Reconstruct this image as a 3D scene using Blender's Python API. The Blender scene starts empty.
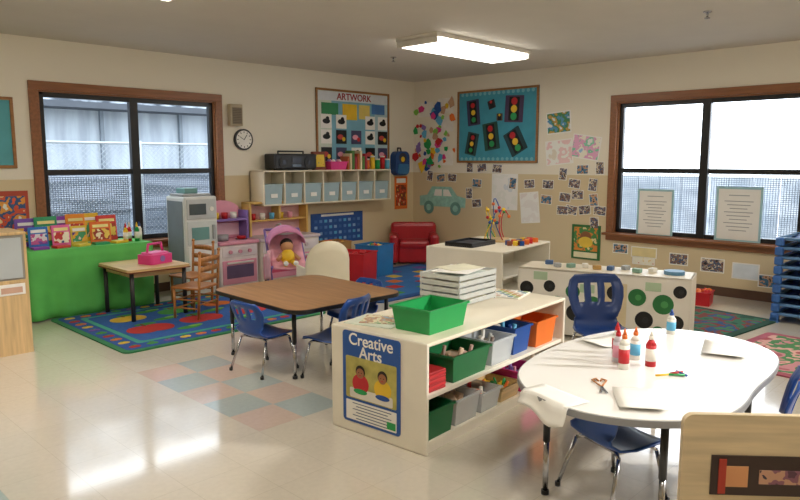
import bpy, bmesh, math, random
from mathutils import Vector, Matrix, Euler
random.seed(7)
SC=bpy.context.scene
pi=math.pi
# ------------------------------------------------------------------ materials
def lin(c):
    if isinstance(c,str):
        c=c.lstrip('#'); c=[int(c[i:i+2],16)/255 for i in (0,2,4)]
    return tuple((x/12.92 if x<=.04045 else ((x+.055)/1.055)**2.4) for x in c)+(1,)
MC={}
def M(hexc,rough=.5,var=.08,scale=6,metal=0,emit=0,alpha=1,trans=0,name=None,coat=0,bump=0):
    key=(hexc,rough,var,scale,metal,emit,alpha,trans,coat,bump)
    if key in MC: return MC[key]
    m=bpy.data.materials.new(name or 'mat_'+hexc.strip('#')); m.use_nodes=True
    nt=m.node_tree; b=nt.nodes['Principled BSDF']
    tc=nt.nodes.new('ShaderNodeTexCoord'); nz=nt.nodes.new('ShaderNodeTexNoise')
    nz.inputs['Scale'].default_value=scale; nz.inputs['Detail'].default_value=3
    nt.links.new(tc.outputs['Object'],nz.inputs['Vector'])
    r=nt.nodes.new('ShaderNodeValToRGB'); c=lin(hexc)
    r.color_ramp.elements[0].position=.3; r.color_ramp.elements[1].position=.7
    r.color_ramp.elements[0].color=tuple(x*(1-var) for x in c[:3])+(1,)
    r.color_ramp.elements[1].color=tuple(min(1,x*(1+var)) for x in c[:3])+(1,)
    nt.links.new(nz.outputs['Fac'],r.inputs['Fac']); nt.links.new(r.outputs['Color'],b.inputs['Base Color'])
    b.inputs['Roughness'].default_value=rough; b.inputs['Metallic'].default_value=metal
    b.inputs['Alpha'].default_value=alpha; b.inputs['Transmission Weight'].default_value=trans
    b.inputs['Coat Weight'].default_value=coat
    if emit:
        nt.links.new(r.outputs['Color'],b.inputs['Emission Color']); b.inputs['Emission Strength'].default_value=emit
    if bump:
        bp=nt.nodes.new('ShaderNodeBump'); bp.inputs['Strength'].default_value=bump
        nt.links.new(nz.outputs['Fac'],bp.inputs['Height']); nt.links.new(bp.outputs['Normal'],b.inputs['Normal'])
    MC[key]=m; return m
def ART(cols,scale=9,rough=.6,name='art_print',seed=0):
    key=('art',tuple(cols),scale,seed)
    if key in MC: return MC[key]
    m=bpy.data.materials.new(name); m.use_nodes=True; nt=m.node_tree; b=nt.nodes['Principled BSDF']
    tc=nt.nodes.new('ShaderNodeTexCoord'); mp=nt.nodes.new('ShaderNodeMapping'); mp.inputs['Location'].default_value=(seed,seed*.7,0)
    v=nt.nodes.new('ShaderNodeTexNoise'); v.inputs['Scale'].default_value=scale; v.inputs['Detail'].default_value=2
    nt.links.new(tc.outputs['Object'],mp.inputs['Vector']); nt.links.new(mp.outputs['Vector'],v.inputs['Vector'])
    r=nt.nodes.new('ShaderNodeValToRGB'); r.color_ramp.interpolation='CONSTANT'
    n=len(cols); els=r.color_ramp.elements
    while len(els)<n: els.new(.5)
    for i,cc in enumerate(cols):
        els[i].position=0 if i==0 else .36+.28*(i-1)/max(1,n-2) if n>2 else .5
        els[i].color=lin(cc)
    nt.links.new(v.outputs['Fac'],r.inputs['Fac']); nt.links.new(r.outputs['Color'],b.inputs['Base Color'])
    b.inputs['Roughness'].default_value=rough; MC[key]=m; return m
def WOOD(hexc,rough=.45,axis=0,name='wood'):
    key=('wood',hexc,rough,axis)
    if key in MC: return MC[key]
    m=bpy.data.materials.new(name); m.use_nodes=True; nt=m.node_tree; b=nt.nodes['Principled BSDF']
    tc=nt.nodes.new('ShaderNodeTexCoord'); mp=nt.nodes.new('ShaderNodeMapping')
    s=[14,14,14]; s[axis]=1.2; mp.inputs['Scale'].default_value=s
    v=nt.nodes.new('ShaderNodeTexNoise'); v.inputs['Scale'].default_value=2.5; v.inputs['Detail'].default_value=5
    nt.links.new(tc.outputs['Object'],mp.inputs['Vector']); nt.links.new(mp.outputs['Vector'],v.inputs['Vector'])
    r=nt.nodes.new('ShaderNodeValToRGB'); c=lin(hexc)
    r.color_ramp.elements[0].position=.3; r.color_ramp.elements[1].position=.7
    r.color_ramp.elements[0].color=tuple(x*.78 for x in c[:3])+(1,); r.color_ramp.elements[1].color=tuple(min(1,x*1.12) for x in c[:3])+(1,)
    nt.links.new(v.outputs['Fac'],r.inputs['Fac']); nt.links.new(r.outputs['Color'],b.inputs['Base Color'])
    b.inputs['Roughness'].default_value=rough; MC[key]=m; return m
# ------------------------------------------------------------------ builder
class B:
    def __init__(s): s.bm=bmesh.new(); s.mats=[]
    def mi(s,m):
        if m not in s.mats: s.mats.append(m)
        return s.mats.index(m)
    def _tag(s,faces,m,smooth=False):
        i=s.mi(m)
        for f in faces: f.material_index=i; f.smooth=smooth
    def box(s,c,d,m,rot=None,bev=0):
        r=bmesh.ops.create_cube(s.bm,size=1); vs=r['verts']
        for v in vs: v.co=Vector((v.co.x*d[0],v.co.y*d[1],v.co.z*d[2]))
        fs=list({f for v in vs for f in v.link_faces})
        if bev:
            es=list({e for v in vs for e in v.link_edges})
            rr=bmesh.ops.bevel(s.bm,geom=es,offset=min(bev,min(d)*.45),segments=2,affect='EDGES',profile=.5)
            fs=rr['faces']; vs=rr['verts']
            fs=list({f for v in vs for f in v.link_faces}); vs=list({v for f in fs for v in f.verts})
        Mx=(Euler(rot).to_matrix() if rot else Matrix.Identity(3))
        for v in vs: v.co=Mx@v.co+Vector(c)
        s._tag(fs,m); return s
    def b2(s,x0,x1,y0,y1,z0,z1,m,bev=0):
        return s.box(((x0+x1)/2,(y0+y1)/2,(z0+z1)/2),(abs(x1-x0),abs(y1-y0),abs(z1-z0)),m,bev=bev)
    def cyl(s,p1,p2,r1,m,r2=None,seg=12):
        p1=Vector(p1);p2=Vector(p2); d=p2-p1; L=d.length
        q=Vector((0,0,1)).rotation_difference(d).to_matrix().to_4x4()
        r=bmesh.ops.create_cone(s.bm,cap_ends=True,segments=seg,radius1=r1,radius2=(r1 if r2 is None else r2),depth=L,matrix=Matrix.Translation((p1+p2)/2)@q)
        fs=list({f for v in r['verts'] for f in v.link_faces}); s._tag(fs,m,True)
        for f in fs:
            if len(f.verts)>4: f.smooth=False
        return s
    def sph(s,c,r,m,sc=(1,1,1),seg=14):
        R=bmesh.ops.create_uvsphere(s.bm,u_segments=seg,v_segments=max(6,seg//2+1),radius=r,matrix=Matrix.Translation(c)@Matrix.Diagonal((*sc,1)))
        s._tag(list({f for v in R['verts'] for f in v.link_faces}),m,True); return s
    def tube(s,pts,r,m,seg=8):
        for a,b in zip(pts[:-1],pts[1:]): s.cyl(a,b,r,m,seg=seg)
        for p in pts[1:-1]: s.sph(p,r,m,seg=8)
        return s
    def prism(s,pts,z0,z1,m,Mx=None,smooth=False):
        lo=[s.bm.verts.new((x,y,z0)) for x,y in pts]; hi=[s.bm.verts.new((x,y,z1)) for x,y in pts]
        fs=[s.bm.faces.new(hi),s.bm.faces.new(lo[::-1])]
        n=len(pts)
        for i in range(n): fs.append(s.bm.faces.new((lo[i],lo[(i+1)%n],hi[(i+1)%n],hi[i])))
        s._tag(fs,m)
        if Mx is not None:
            for v in lo+hi: v.co=Mx@v.co
        return s
    def disc(s,x,y,r,z0,z1,m,sx=1,sy=1,n=20,Mx=None):
        return s.prism([(x+r*sx*math.cos(2*pi*i/n),y+r*sy*math.sin(2*pi*i/n)) for i in range(n)],z0,z1,m,Mx)
    def rrect(s,x0,x1,y0,y1,r,z0,z1,m,Mx=None,n=5):
        p=[]
        for cx,cy,a0 in ((x1-r,y1-r,0),(x0+r,y1-r,90),(x0+r,y0+r,180),(x1-r,y0+r,270)):
            for i in range(n+1):
                a=math.radians(a0+90*i/n); p.append((cx+r*math.cos(a),cy+r*math.sin(a)))
        return s.prism(p,z0,z1,m,Mx)
    def shell(s,fn,nu,nv,th,m,hole=lambda i,j:False):
        P=[[Vector(fn(i/nu,j/nv)) for j in range(nv+1)] for i in range(nu+1)]
        def N(i,j):
            a=P[min(i+1,nu)][j]-P[max(i-1,0)][j]; b=P[i][min(j+1,nv)]-P[i][max(j-1,0)]
            n=a.cross(b); return n.normalized() if n.length>1e-9 else Vector((0,0,1))
        F={};G={}
        for i in range(nu+1):
            for j in range(nv+1):
                n=N(i,j); F[i,j]=s.bm.verts.new(P[i][j]+n*th/2); G[i,j]=s.bm.verts.new(P[i][j]-n*th/2)
        ec={}; fs=[]
        for i in range(nu):
            for j in range(nv):
                if hole(i,j): continue
                k=[(i,j),(i+1,j),(i+1,j+1),(i,j+1)]
                fs.append(s.bm.faces.new([F[q] for q in k])); fs.append(s.bm.faces.new([G[q] for q in k[::-1]]))
                for a,b in zip(k,k[1:]+k[:1]):
                    if (b,a) in ec: ec.pop((b,a))
                    else: ec[(a,b)]=1
        for a,b in ec: fs.append(s.bm.faces.new((F[b],F[a],G[a],G[b])))
        s._tag(fs,m,True)
        for v in list(F.values())+list(G.values()):
            if not v.link_faces: s.bm.verts.remove(v)
        return s
    def bin(s,c,sx,sy,h,m,tp=.86,th=.006):
        """open tapered bin, c = centre of base"""
        cx,cy,z=c; a=sx/2*tp;b=sy/2*tp;A=sx/2;Bv=sy/2
        def ring(x,y,zz): return [s.bm.verts.new((cx+i*x,cy+j*y,zz)) for i,j in ((-1,-1),(1,-1),(1,1),(-1,1))]
        o0=ring(a,b,z);o1=ring(A,Bv,z+h);i1=ring(A-th,Bv-th,z+h);i0=ring(a-th,b-th,z+th)
        fs=[s.bm.faces.new(o0[::-1]),s.bm.faces.new(i0)]
        for k in range(4):
            l=(k+1)%4
            fs+= [s.bm.faces.new((o0[k],o0[l],o1[l],o1[k])),s.bm.faces.new((o1[k],o1[l],i1[l],i1[k])),s.bm.faces.new((i1[k],i1[l],i0[l],i0[k]))]
        s._tag(fs,m)
        t=.012
        for (x,y,dx,dy) in ((0,Bv,sx+.02,.014),(0,-Bv,sx+.02,.014),(A,0,.014,sy+.02),(-A,0,.014,sy+.02)):
            s.box((cx+x,cy+y,z+h-t/2),(dx,dy,t),m)
        return s
    def done(s,name,loc=(0,0,0),rz=0,mx=None,parent=None,scale=1):
        bmesh.ops.recalc_face_normals(s.bm,faces=s.bm.faces[:])
        if scale!=1:
            for v in s.bm.verts: v.co*=scale
        me=bpy.data.meshes.new(name); s.bm.to_mesh(me); s.bm.free()
        for m in s.mats: me.materials.append(m)
        o=bpy.data.objects.new(name,me); SC.collection.objects.link(o)
        o.matrix_world= mx if mx is not None else Matrix.Translation(loc)@Matrix.Rotation(rz,4,'Z')
        if parent:
            o.parent=parent; o.matrix_parent_inverse=parent.matrix_world.inverted()
        return o
def frameN(x,z,off=.0,y=0):  # facing -y ; local x right, y up, z out of wall
    return Matrix(((1,0,0,x),(0,0,-1,y-off),(0,1,0,z),(0,0,0,1)))
def frameE(y,z,off=.0,x=0):  # facing -x
    return Matrix(((0,0,-1,x-off),(-1,0,0,y),(0,1,0,z),(0,0,0,1)))
def text(parent,body,size,mat,mx,align='CENTER',ext=.001,name='lettering'):
    c=bpy.data.curves.new(name,'FONT'); c.body=body; c.size=size; c.align_x=align; c.align_y='CENTER'; c.extrude=ext; c.offset=size*.01
    c.materials.append(mat); o=bpy.data.objects.new(name,c); SC.collection.objects.link(o)
    o.matrix_world=mx; o.parent=parent; bpy.context.view_layer.update(); o.matrix_parent_inverse=parent.matrix_world.inverted(); return o
T=Matrix.Translation
# ------------------------------------------------------------------ palette
CREAM=M('#efe8d8',.45,.03); WHITE=M('#f2efe6',.5,.03); PAPER=M('#f6f4ee',.7,.02); BLACK=M('#151517',.4,.1); DARK=M('#2a2a2c',.5)
RED=M('#c8202a',.45); BLUE=M('#1b4f9e',.35,.05,name='blue_plastic'); NAVY=M('#24407c',.3,.05,name='navy_chair_plastic'); GREEN=M('#1f9e52',.35,.05); DGREEN=M('#126a3c',.35,.05)
YEL=M('#f0c630',.5); ORG=M('#e8742a',.45); PINK=M('#e79fb4',.5,.05); HPINK=M('#e0408c',.5); PURP=M('#8a6fb4',.5); TEAL=M('#2f95a4',.6); SKYB=M('#5fb4dc',.5)
CHROME=M('#b8b8bc',.22,.02,metal=1); GUN=M('#3a3a3e',.3,.05,metal=.8); TRIM=WOOD('#94603c',.4,0,'trim_wood'); TRIMV=WOOD('#94603c',.4,2,'trim_wood_v'); MAPLE=WOOD('#d9b883',.4,0,'maple'); OAK=WOOD('#b8793c',.4,2,'oak')
CLEAR=M('#e8eef2',.2,.03,alpha=.4,name='clear_plastic'); GRAY=M('#a9adb0',.5); LGRAY=M('#cfd2d2',.5)
FRAMEW=WOOD('#a4713e',.4,0,'frame_wood')
# ------------------------------------------------------------------ room
H=2.69
def wallmat():
    m=bpy.data.materials.new('wall_paint'); m.use_nodes=True; nt=m.node_tree; b=nt.nodes['Principled BSDF']
    g=nt.nodes.new('ShaderNodeNewGeometry'); sp=nt.nodes.new('ShaderNodeSeparateXYZ'); nt.links.new(g.outputs['Position'],sp.inputs[0])
    gt=nt.nodes.new('ShaderNodeMath'); gt.operation='GREATER_THAN'; gt.inputs[1].default_value=1.31; nt.links.new(sp.outputs['Z'],gt.inputs[0])
    mx=nt.nodes.new('ShaderNodeMix'); mx.data_type='RGBA'; nt.links.new(gt.outputs[0],mx.inputs['Factor'])
    mx.inputs['A'].default_value=lin('#dac8a2'); mx.inputs['B'].default_value=lin('#eee7d6')
    nt.links.new(mx.outputs['Result'],b.inputs['Base Color']); b.inputs['Roughness'].default_value=.6
    nz=nt.nodes.new('ShaderNodeTexNoise'); nz.inputs['Scale'].default_value=60; bp=nt.nodes.new('ShaderNodeBump'); bp.inputs['Strength'].default_value=.05
    nt.links.new(nz.outputs['Fac'],bp.inputs['Height']); nt.links.new(bp.outputs['Normal'],b.inputs['Normal']); return m
WM=wallmat()
def floormat():
    m=bpy.data.materials.new('vinyl_tile'); m.use_nodes=True; nt=m.node_tree; b=nt.nodes['Principled BSDF']; L=nt.links.new
    g=nt.nodes.new('ShaderNodeNewGeometry'); br=nt.nodes.new('ShaderNodeTexBrick'); br.offset=0; br.squash=1
    for k,v in (('Scale',1),('Brick Width',.305),('Row Height',.305),('Mortar Size',.0015),('Mortar Smooth',.2)): br.inputs[k].default_value=v
    br.inputs['Color1'].default_value=lin('#e3dacb'); br.inputs['Color2'].default_value=lin('#e0d7c7'); br.inputs['Mortar'].default_value=lin('#cfc6b4')
    L(g.outputs['Position'],br.inputs['Vector'])
    nz=nt.nodes.new('ShaderNodeTexNoise'); nz.inputs['Scale'].default_value=35; nz.inputs['Detail'].default_value=4; L(g.outputs['Position'],nz.inputs['Vector'])
    sp=nt.nodes.new('ShaderNodeSeparateXYZ'); L(g.outputs['Position'],sp.inputs[0])
    def op(o,a,bv,c=None):
        n=nt.nodes.new('ShaderNodeMath'); n.operation=o
        for i,x in enumerate((a,bv)):
            if isinstance(x,(int,float)): n.inputs[i].default_value=x
            else: L(x,n.inputs[i])
        return n.outputs[0]
    def rng(ax,lo,hi): return op('MULTIPLY',op('GREATER_THAN',sp.outputs[ax],lo),op('LESS_THAN',sp.outputs[ax],hi))
    t=.305
    m1=op('MULTIPLY',rng('X',-19*t,-17*t),rng('Y',-14*t,-9*t)); m2=op('MULTIPLY',rng('X',-24*t,-23*t),rng('Y',-14*t,-13*t))
    mask=op('MINIMUM',op('ADD',m1,m2),1)
    ch=nt.nodes.new('ShaderNodeTexChecker'); ch.inputs['Scale'].default_value=1/t; ch.inputs['Color1'].default_value=lin('#dfc8ba'); ch.inputs['Color2'].default_value=lin('#bcc8c6')
    cb=nt.nodes.new('ShaderNodeCombineXYZ'); L(sp.outputs['X'],cb.inputs[0]); L(sp.outputs['Y'],cb.inputs[1]); cb.inputs[2].default_value=.1
    L(cb.outputs[0],ch.inputs['Vector'])
    mx=nt.nodes.new('ShaderNodeMix'); mx.data_type='RGBA'; L(mask,mx.inputs['Factor']); L(br.outputs['Color'],mx.inputs['A']); L(ch.outputs['Color'],mx.inputs['B'])
    m4=nt.nodes.new('ShaderNodeMix'); m4.data_type='RGBA'; m4.blend_type='MULTIPLY'; m4.inputs['Factor'].default_value=.15
    L(mx.outputs['Result'],m4.inputs['A']); L(nz.outputs['Fac'],m4.inputs['B']); L(m4.outputs['Result'],b.inputs['Base Color'])
    b.inputs['Roughness'].default_value=.2; b.inputs['Coat Weight'].default_value=.8; b.inputs['Coat Roughness'].default_value=.08
    n2=nt.nodes.new('ShaderNodeTexNoise'); n2.inputs['Scale'].default_value=3; L(g.outputs['Position'],n2.inputs['Vector'])
    bp=nt.nodes.new('ShaderNodeBump'); bp.inputs['Strength'].default_value=.03; L(n2.outputs['Fac'],bp.inputs['Height']); L(bp.outputs['Normal'],b.inputs['Normal'])
    return m
W0,S0=-9.6,-9.6
B().b2(W0,0,S0,0,-.1,0,floormat()).done('floor')
B().b2(W0,0,S0,0,H,H+.1,M('#d6d0c4',.8,.02,3,bump=.05,name='ceiling_paint')).done('ceiling')
NX0,NX1,NZ0,NZ1=-5.43,-3.46,.60,2.19
EY0,EY1=-5.47,-3.39
th=.16
b=B(); b.b2(W0-th,NX0,0,th,0,H,WM); b.b2(NX1,th,0,th,0,H,WM); b.b2(NX0,NX1,0,th,0,NZ0,WM); b.b2(NX0,NX1,0,th,NZ1,H,WM); b.done('wall_north')
b=B(); b.b2(0,th,S0-th,EY0,0,H,WM); b.b2(0,th,EY1,0,0,H,WM); b.b2(0,th,EY0,EY1,0,NZ0,WM); b.b2(0,th,EY0,EY1,NZ1,H,WM); b.done('wall_east')
B().b2(W0-th,W0,S0,0,0,H,WM).done('wall_west')
B().b2(W0,0,S0-th,S0,0,H,WM).done('wall_south')
BASE=M('#5a4030',.5)
B().b2(W0,-.02,-.015,0,0,.1,BASE).done('baseboard_north')
B().b2(-.015,0,S0,-.02,0,.1,BASE).done('baseboard_east')
def window(name,w,h,mx,SM,pl,wl):
    b=B(); c=.085; F=M('#17171b',.35,name='window_frame_black')
    X=w/2;Y=h/2
    b.box((0,Y+c/2,.012),(w+2*c,c,.03),TRIM,bev=.005); b.box((0,-Y-c/2,.012),(w+2*c,c,.03),TRIM,bev=.005)
    b.box((0,-Y-.005,.035),(w+2*c+.06,.03,.09),TRIM,bev=.006)
    for sx in(-1,1): b.box((sx*(X+c/2),0,.0125),(c,h,.029),TRIMV,bev=.005)
    for sx in(-1,1): b.box((sx*(X-.008),0,-.07),(.016,h,.14),TRIMV)
    for sy in(-1,1): b.box((0,sy*(Y-.008),-.07),(w,.016,.14),TRIM)
    z=-.06
    for sx in(-1,1): b.box((sx*(X-.04),0,z),(.05,h-.03,.05),F)
    for sy in(-1,1): b.box((0,sy*(Y-.04),z),(w-.03,.05,.05),F)
    b.box((0,0,z+.005),(.09,h-.03,.06),F)
    for sx in(-1,1):
        b.box((sx*X/2,-.02,z),(X-.1,.055,.055),F)
        x0=sx*X/2-(X-.12)/2; x1=sx*X/2+(X-.12)/2
        y=-Y+.06
        while y<-.04: b.box(((x0+x1)/2,y,z-.05),(x1-x0,wl,.003),SM); y+=pl
        x=x0+.01
        while x<x1: b.box((x,(-Y-.04)/2+.0,z-.05),(wl*.8,Y-.1,.003),SM); x+=pl*1.2
    return b.done(name,mx=mx)
window('window_1',NX1-NX0,NZ1-NZ0,frameN((NX0+NX1)/2,(NZ0+NZ1)/2),M('#6a7688',.7,.05,name='screen_wire'),.022,.007)
window('window_2',EY1-EY0,NZ1-NZ0,frameE((EY0+EY1)/2,(NZ0+NZ1)/2),M('#7a8696',.7,.05,name='screen_wire_e'),.022,.006)
def extmat(name,c1,c2,s,sc=(1,1,1.8)):
    m=bpy.data.materials.new(name); m.use_nodes=True; nt=m.node_tree; b=nt.nodes['Principled BSDF']
    g=nt.nodes.new('ShaderNodeNewGeometry'); w=nt.nodes.new('ShaderNodeTexNoise'); w.inputs['Scale'].default_value=s; w.inputs['Detail'].default_value=6
    mp=nt.nodes.new('ShaderNodeMapping'); mp.inputs['Scale'].default_value=sc; nt.links.new(g.outputs['Position'],mp.inputs[0]); nt.links.new(mp.outputs[0],w.inputs['Vector'])
    r=nt.nodes.new('ShaderNodeValToRGB'); r.color_ramp.elements[0].position=.4; r.color_ramp.elements[1].position=.6
    r.color_ramp.elements[0].color=lin(c1); r.color_ramp.elements[1].color=lin(c2)
    nt.links.new(w.outputs['Fac'],r.inputs['Fac']); nt.links.new(r.outputs['Color'],b.inputs['Base Color']); b.inputs['Roughness'].default_value=.8; return m
b=B(); b.b2(-12,1.2,5,5.2,1.3,2.36,extmat('exterior_siding','#848e98','#9aa4ae',2,(2,1,.3))); b.b2(-12,1.2,5,5.2,-.3,.6,extmat('exterior_hedge','#343e4a','#6a7683',2.5,(.6,1,3)))
b.b2(-12,1.2,4.95,5.25,.6,1.3,extmat('exterior_band','#4f5964','#86909e',2,(.4,1,4))); b.b2(-12,1.2,4.4,5.4,2.36,2.46,M('#3a4048',.8)); b.b2(-12,1.2,5,5.2,2.46,4.2,extmat('exterior_gable','#39404a','#a0aab4',3.5))
for i in range(9): b.b2(-11.8+i*1.5,-11.74+i*1.5,4.93,5,1.3,2.36,M('#6a747e',.8))
b.done('neighbouring_building')
# chain-link fence outside the north window
b=B(); CLM=M('#8f989e',.6,.05,name='galvanised_wire'); fx0,fx1,fz1=-6.6,.4,1.75
for i in range(5): b.cyl((fx0+i*1.75,2.8,-.3),(fx0+i*1.75,2.8,fz1+.04),.025,CLM)
b.cyl((fx0,2.8,fz1),(fx1,2.8,fz1),.018,CLM)
hh=fz1+.3; x=fx0-hh
while x<fx1:
    for s in(-1,1):
        xa,xb=(x,x+hh) if s>0 else (x+hh,x); za,zb=-.3,fz1
        def clip(xa,za,xb,zb):
            pts=[]
            for t in (0,1): pts.append([xa+(xb-xa)*t,za+(zb-za)*t])
            for p_ in pts:
                if p_[0]<fx0: t=(fx0-xa)/(xb-xa); p_[0]=fx0; p_[1]=za+(zb-za)*t
                if p_[0]>fx1: t=(fx1-xa)/(xb-xa); p_[0]=fx1; p_[1]=za+(zb-za)*t
            return pts
        q=clip(xa,za,xb,zb)
        if abs(q[0][0]-q[1][0])>.05: b.cyl((q[0][0],2.8+s*.004,q[0][1]),(q[1][0],2.8+s*.004,q[1][1]),.0025,CLM,seg=4)
    x+=.075
b.done('chain_link_fence')
b=B(); FB=extmat('fence_boards','#8a949e','#a8b0ba',2)
for i in range(26): b.b2(5,5.05,-11.0+i*.42,-10.6+i*.42,-.3,1.2,FB)
b.done('outdoor_fence')
B().b2(-14,8,.2,8,-.4,-.3,M('#77777a',.9)).done('outdoor_pavement')
B().b2(.2,8,-14,.2,-.4,-.3,M('#77777a',.9)).done('outdoor_pavement.001')
def fixture(name,x,y,e):
    b=B(); b.b2(-.78,.78,-.27,.27,0.05,.09,M('#e8e4da',.5))
    b.box((0,0,.025),(1.5,.48,.06),M('#fff8ec',.4,.01,emit=e,name='lamp_lens'),bev=.02)
    for sx in(-1,1): b.box((sx*.765,0,.03),(.03,.52,.07),M('#e8e4da',.5),bev=.008)
    b.done(name,(x,y,H-.09))
for i,(x,y) in enumerate(((-2.13,-2.76),(-2.13,-7.0),(-6.2,-3.0),(-6.2,-7.0))):
    fixture('ceiling_light' if i==0 else 'ceiling_light.%03d'%i,x,y,16.5 if i else 10)
def sprinkler(name,x,y):
    b=B(); b.cyl((0,0,-.008),(0,0,0),.035,CHROME); b.cyl((0,0,-.05),(0,0,-.008),.009,CHROME); b.cyl((0,0,-.056),(0,0,-.05),.022,CHROME); b.done(name,(x,y,H))
sprinkler('fire_sprinkler',-2.03,-5.16); sprinkler('fire_sprinkler.001',-2.05,-1.6)
# ------------------------------------------------------------------ rugs
GREENR=M('#3f8f3c',.9); BROWNR=M('#6a4026',.9)
def apple(b,x,y,r,m,z):
    b.disc(x-.35*r,y,r*.7,z,z+.002,m); b.disc(x+.35*r,y,r*.7,z,z+.0022,m); b.disc(x+.2*r,y+.95*r,r*.35,z,z+.0024,GREENR,1.5,.6); b.disc(x,y+.8*r,r*.15,z,z+.0026,BROWNR,.5,2)
b=B(); RB=M('#2b5aa0',.95,.12,30); b.rrect(-1.02,1.02,-.82,.82,.06,0,.012,M('#2f7a4c',.95))
b.rrect(-.97,.97,-.77,.77,.05,.011,.0135,M('#274f96',.95,.12,30)); b.rrect(-.82,.82,-.62,.62,.04,.013,.015,M('#3f9a86',.95))
b.rrect(-.77,.77,-.57,.57,.04,.014,.0162,RB)
RR=M('#b5302c',.95);YR=M('#d8b23a',.95);OR=M('#d0702e',.95);PR=M('#6c4a98',.95)
cols=[RR,YR,GREENR,OR,PR]
k=0
for i in range(13):
    for sy in(-1,1): apple(b,-.88+i*.147,sy*.69,.045,cols[k%5],.0137); k+=1
for i in range(8):
    for sx in(-1,1): apple(b,sx*.895,-.52+i*.15,.045,cols[k%5],.0137); k+=1
for (x,y,r,m) in ((-.52,-.22,.2,RR),(.0,-.18,.2,RR),(.5,-.2,.18,RR),(-.5,.28,.16,YR),(.45,.3,.14,OR),(-.02,.28,.17,GREENR)): apple(b,x,y,r,m,.016)
for (x,y) in ((-.26,-.42),(.25,.05),(-.25,.05),(.27,-.42),(.22,.45),(-.25,.45)): b.disc(x,y,.07,.016,.018,GREENR,1.6,.7); b.disc(x+.08,y+.03,.05,.016,.0184,M('#7fb84a',.95),1.4,.6)
b.done('fruit_pattern_rug',(-4.64,-1.43,0))
b=B(); b.rrect(-1.15,1.15,-.8,.8,.05,0,.012,M('#1f4a86',.95,.12,30)); b.rrect(-1.06,1.06,-.7,.7,.05,.011,.0135,M('#2d6aa8',.95))
k=0
for i in range(8):
    for j in range(5):
        if (i+j)%2: b.rrect(-1.0+i*.255,-.83+i*.255,-.62+j*.26,-.45+j*.26,.02,.013,.015,cols[k%5]); k+=1
b.done('alphabet_rug',(-1.80,-1.5,0))
b=B(); b.rrect(-.6,.6,-.5,.5,.05,0,.012,M('#1c4a3c',.95,.15,12)); b.rrect(-.53,.53,-.43,.43,.05,.011,.0135,ART(['#1f4a3a','#2f6a52','#7a3a34','#2a4f7a','#3f7a4a'],5,.95,'mat_weave',2))
b.done('green_play_mat',(-1.45,-4.98,0),-.12)
b=B(); b.rrect(-.6,.6,-.6,.6,.05,0,.012,M('#a8586a',.95,.2,10)); b.rrect(-.53,.53,-.53,.53,.05,.011,.0135,ART(['#b0606c','#c88a92','#4f8a5a','#d8a8a0','#a8505a'],5,.95,'mat_weave_pink',4))
b.done('pink_play_mat',(-2.1,-6.15,0),-.1)
# ------------------------------------------------------------------ shelves
def L2W(c,rz,p):
    v=Matrix.Rotation(rz,3,'Z')@Vector(p); return (c[0]+v.x,c[1]+v.y,p[2])
def shelf(name,c,rz,L,W,h):
    b=B(); t=.022
    for sx in(-1,1): b.box((sx*(L/2-t/2),0,h/2),(t,W,h),CREAM,bev=.008)
    b.box((0,0,h-t/2),(L-.004,W,t),M('#ece2cc',.4,.03),bev=.008)
    b.box((0,0,.05),(L-2*t,W-.03,t),CREAM); b.box((0,0,.30),(L-2*t,W-.03,t),CREAM)
    b.box((0,0,h/2),(L-2*t,t,h-.04),CREAM)
    for sy in(-1,1): b.box((0,sy*(W/2-.03),.02),(L-2*t,.02,.04),CREAM)
    return b.done(name,(c[0],c[1],0),rz)
A1=(-4.66,-4.76); AR=math.radians(4.5); AH=.59
sh=shelf('art_supply_shelf',A1,AR,1.52,.68,AH)
px=Matrix.Rotation(AR,4,'Z')
fr=Matrix.Translation((A1[0],A1[1],0))@px@frameE(0,0,0,-.76)
b=B(); b.rrect(-.245,.17,.06,.575,.02,.001,.004,M('#1f58a8',.4,.03))
b.rrect(-.22,.145,.2,.435,.01,.004,.006,M('#b9b05e',.5,.25,12))
b.rrect(-.22,.145,.075,.185,.005,.004,.006,PAPER)
SK=M('#a9704c',.6); HR=M('#1c130f',.6)
b.rrect(-.19,.12,.205,.26,.01,.006,.007,M('#e9e4d8',.5))
for x,cc in((-.11,RED),(.05,YEL)):
    b.disc(x,.29,.055,.006,.0075,cc,1.1,1); b.disc(x,.36,.034,.0075,.0085,HR); b.disc(x,.35,.028,.0085,.0095,SK); b.disc(x,.246,.05,.0078,.0088,GREEN if x<0 else BLUE,1,.3)
    b.disc(x-.01,.353,.003,.0095,.01,HR); b.disc(x+.01,.353,.003,.0095,.01,HR); b.disc(x,.338,.008,.0095,.01,RED,1,.3)
for i in range(6): b.box((-.03,.172-i*.017,.0065),(.28-.05*(i%2),.004,.001),M('#4a5a78',.6))
b.rrect(.08,.14,.085,.125,.004,.0065,.0075,GREEN)
po=b.done('creative_arts_poster',mx=fr)
text(po,'Creative',.092,PAPER,fr@T((-.038,.53,.005))); text(po,'Arts',.092,PAPER,fr@T((-.038,.462,.005)))
def at(p): return L2W(A1,AR,p)
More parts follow.
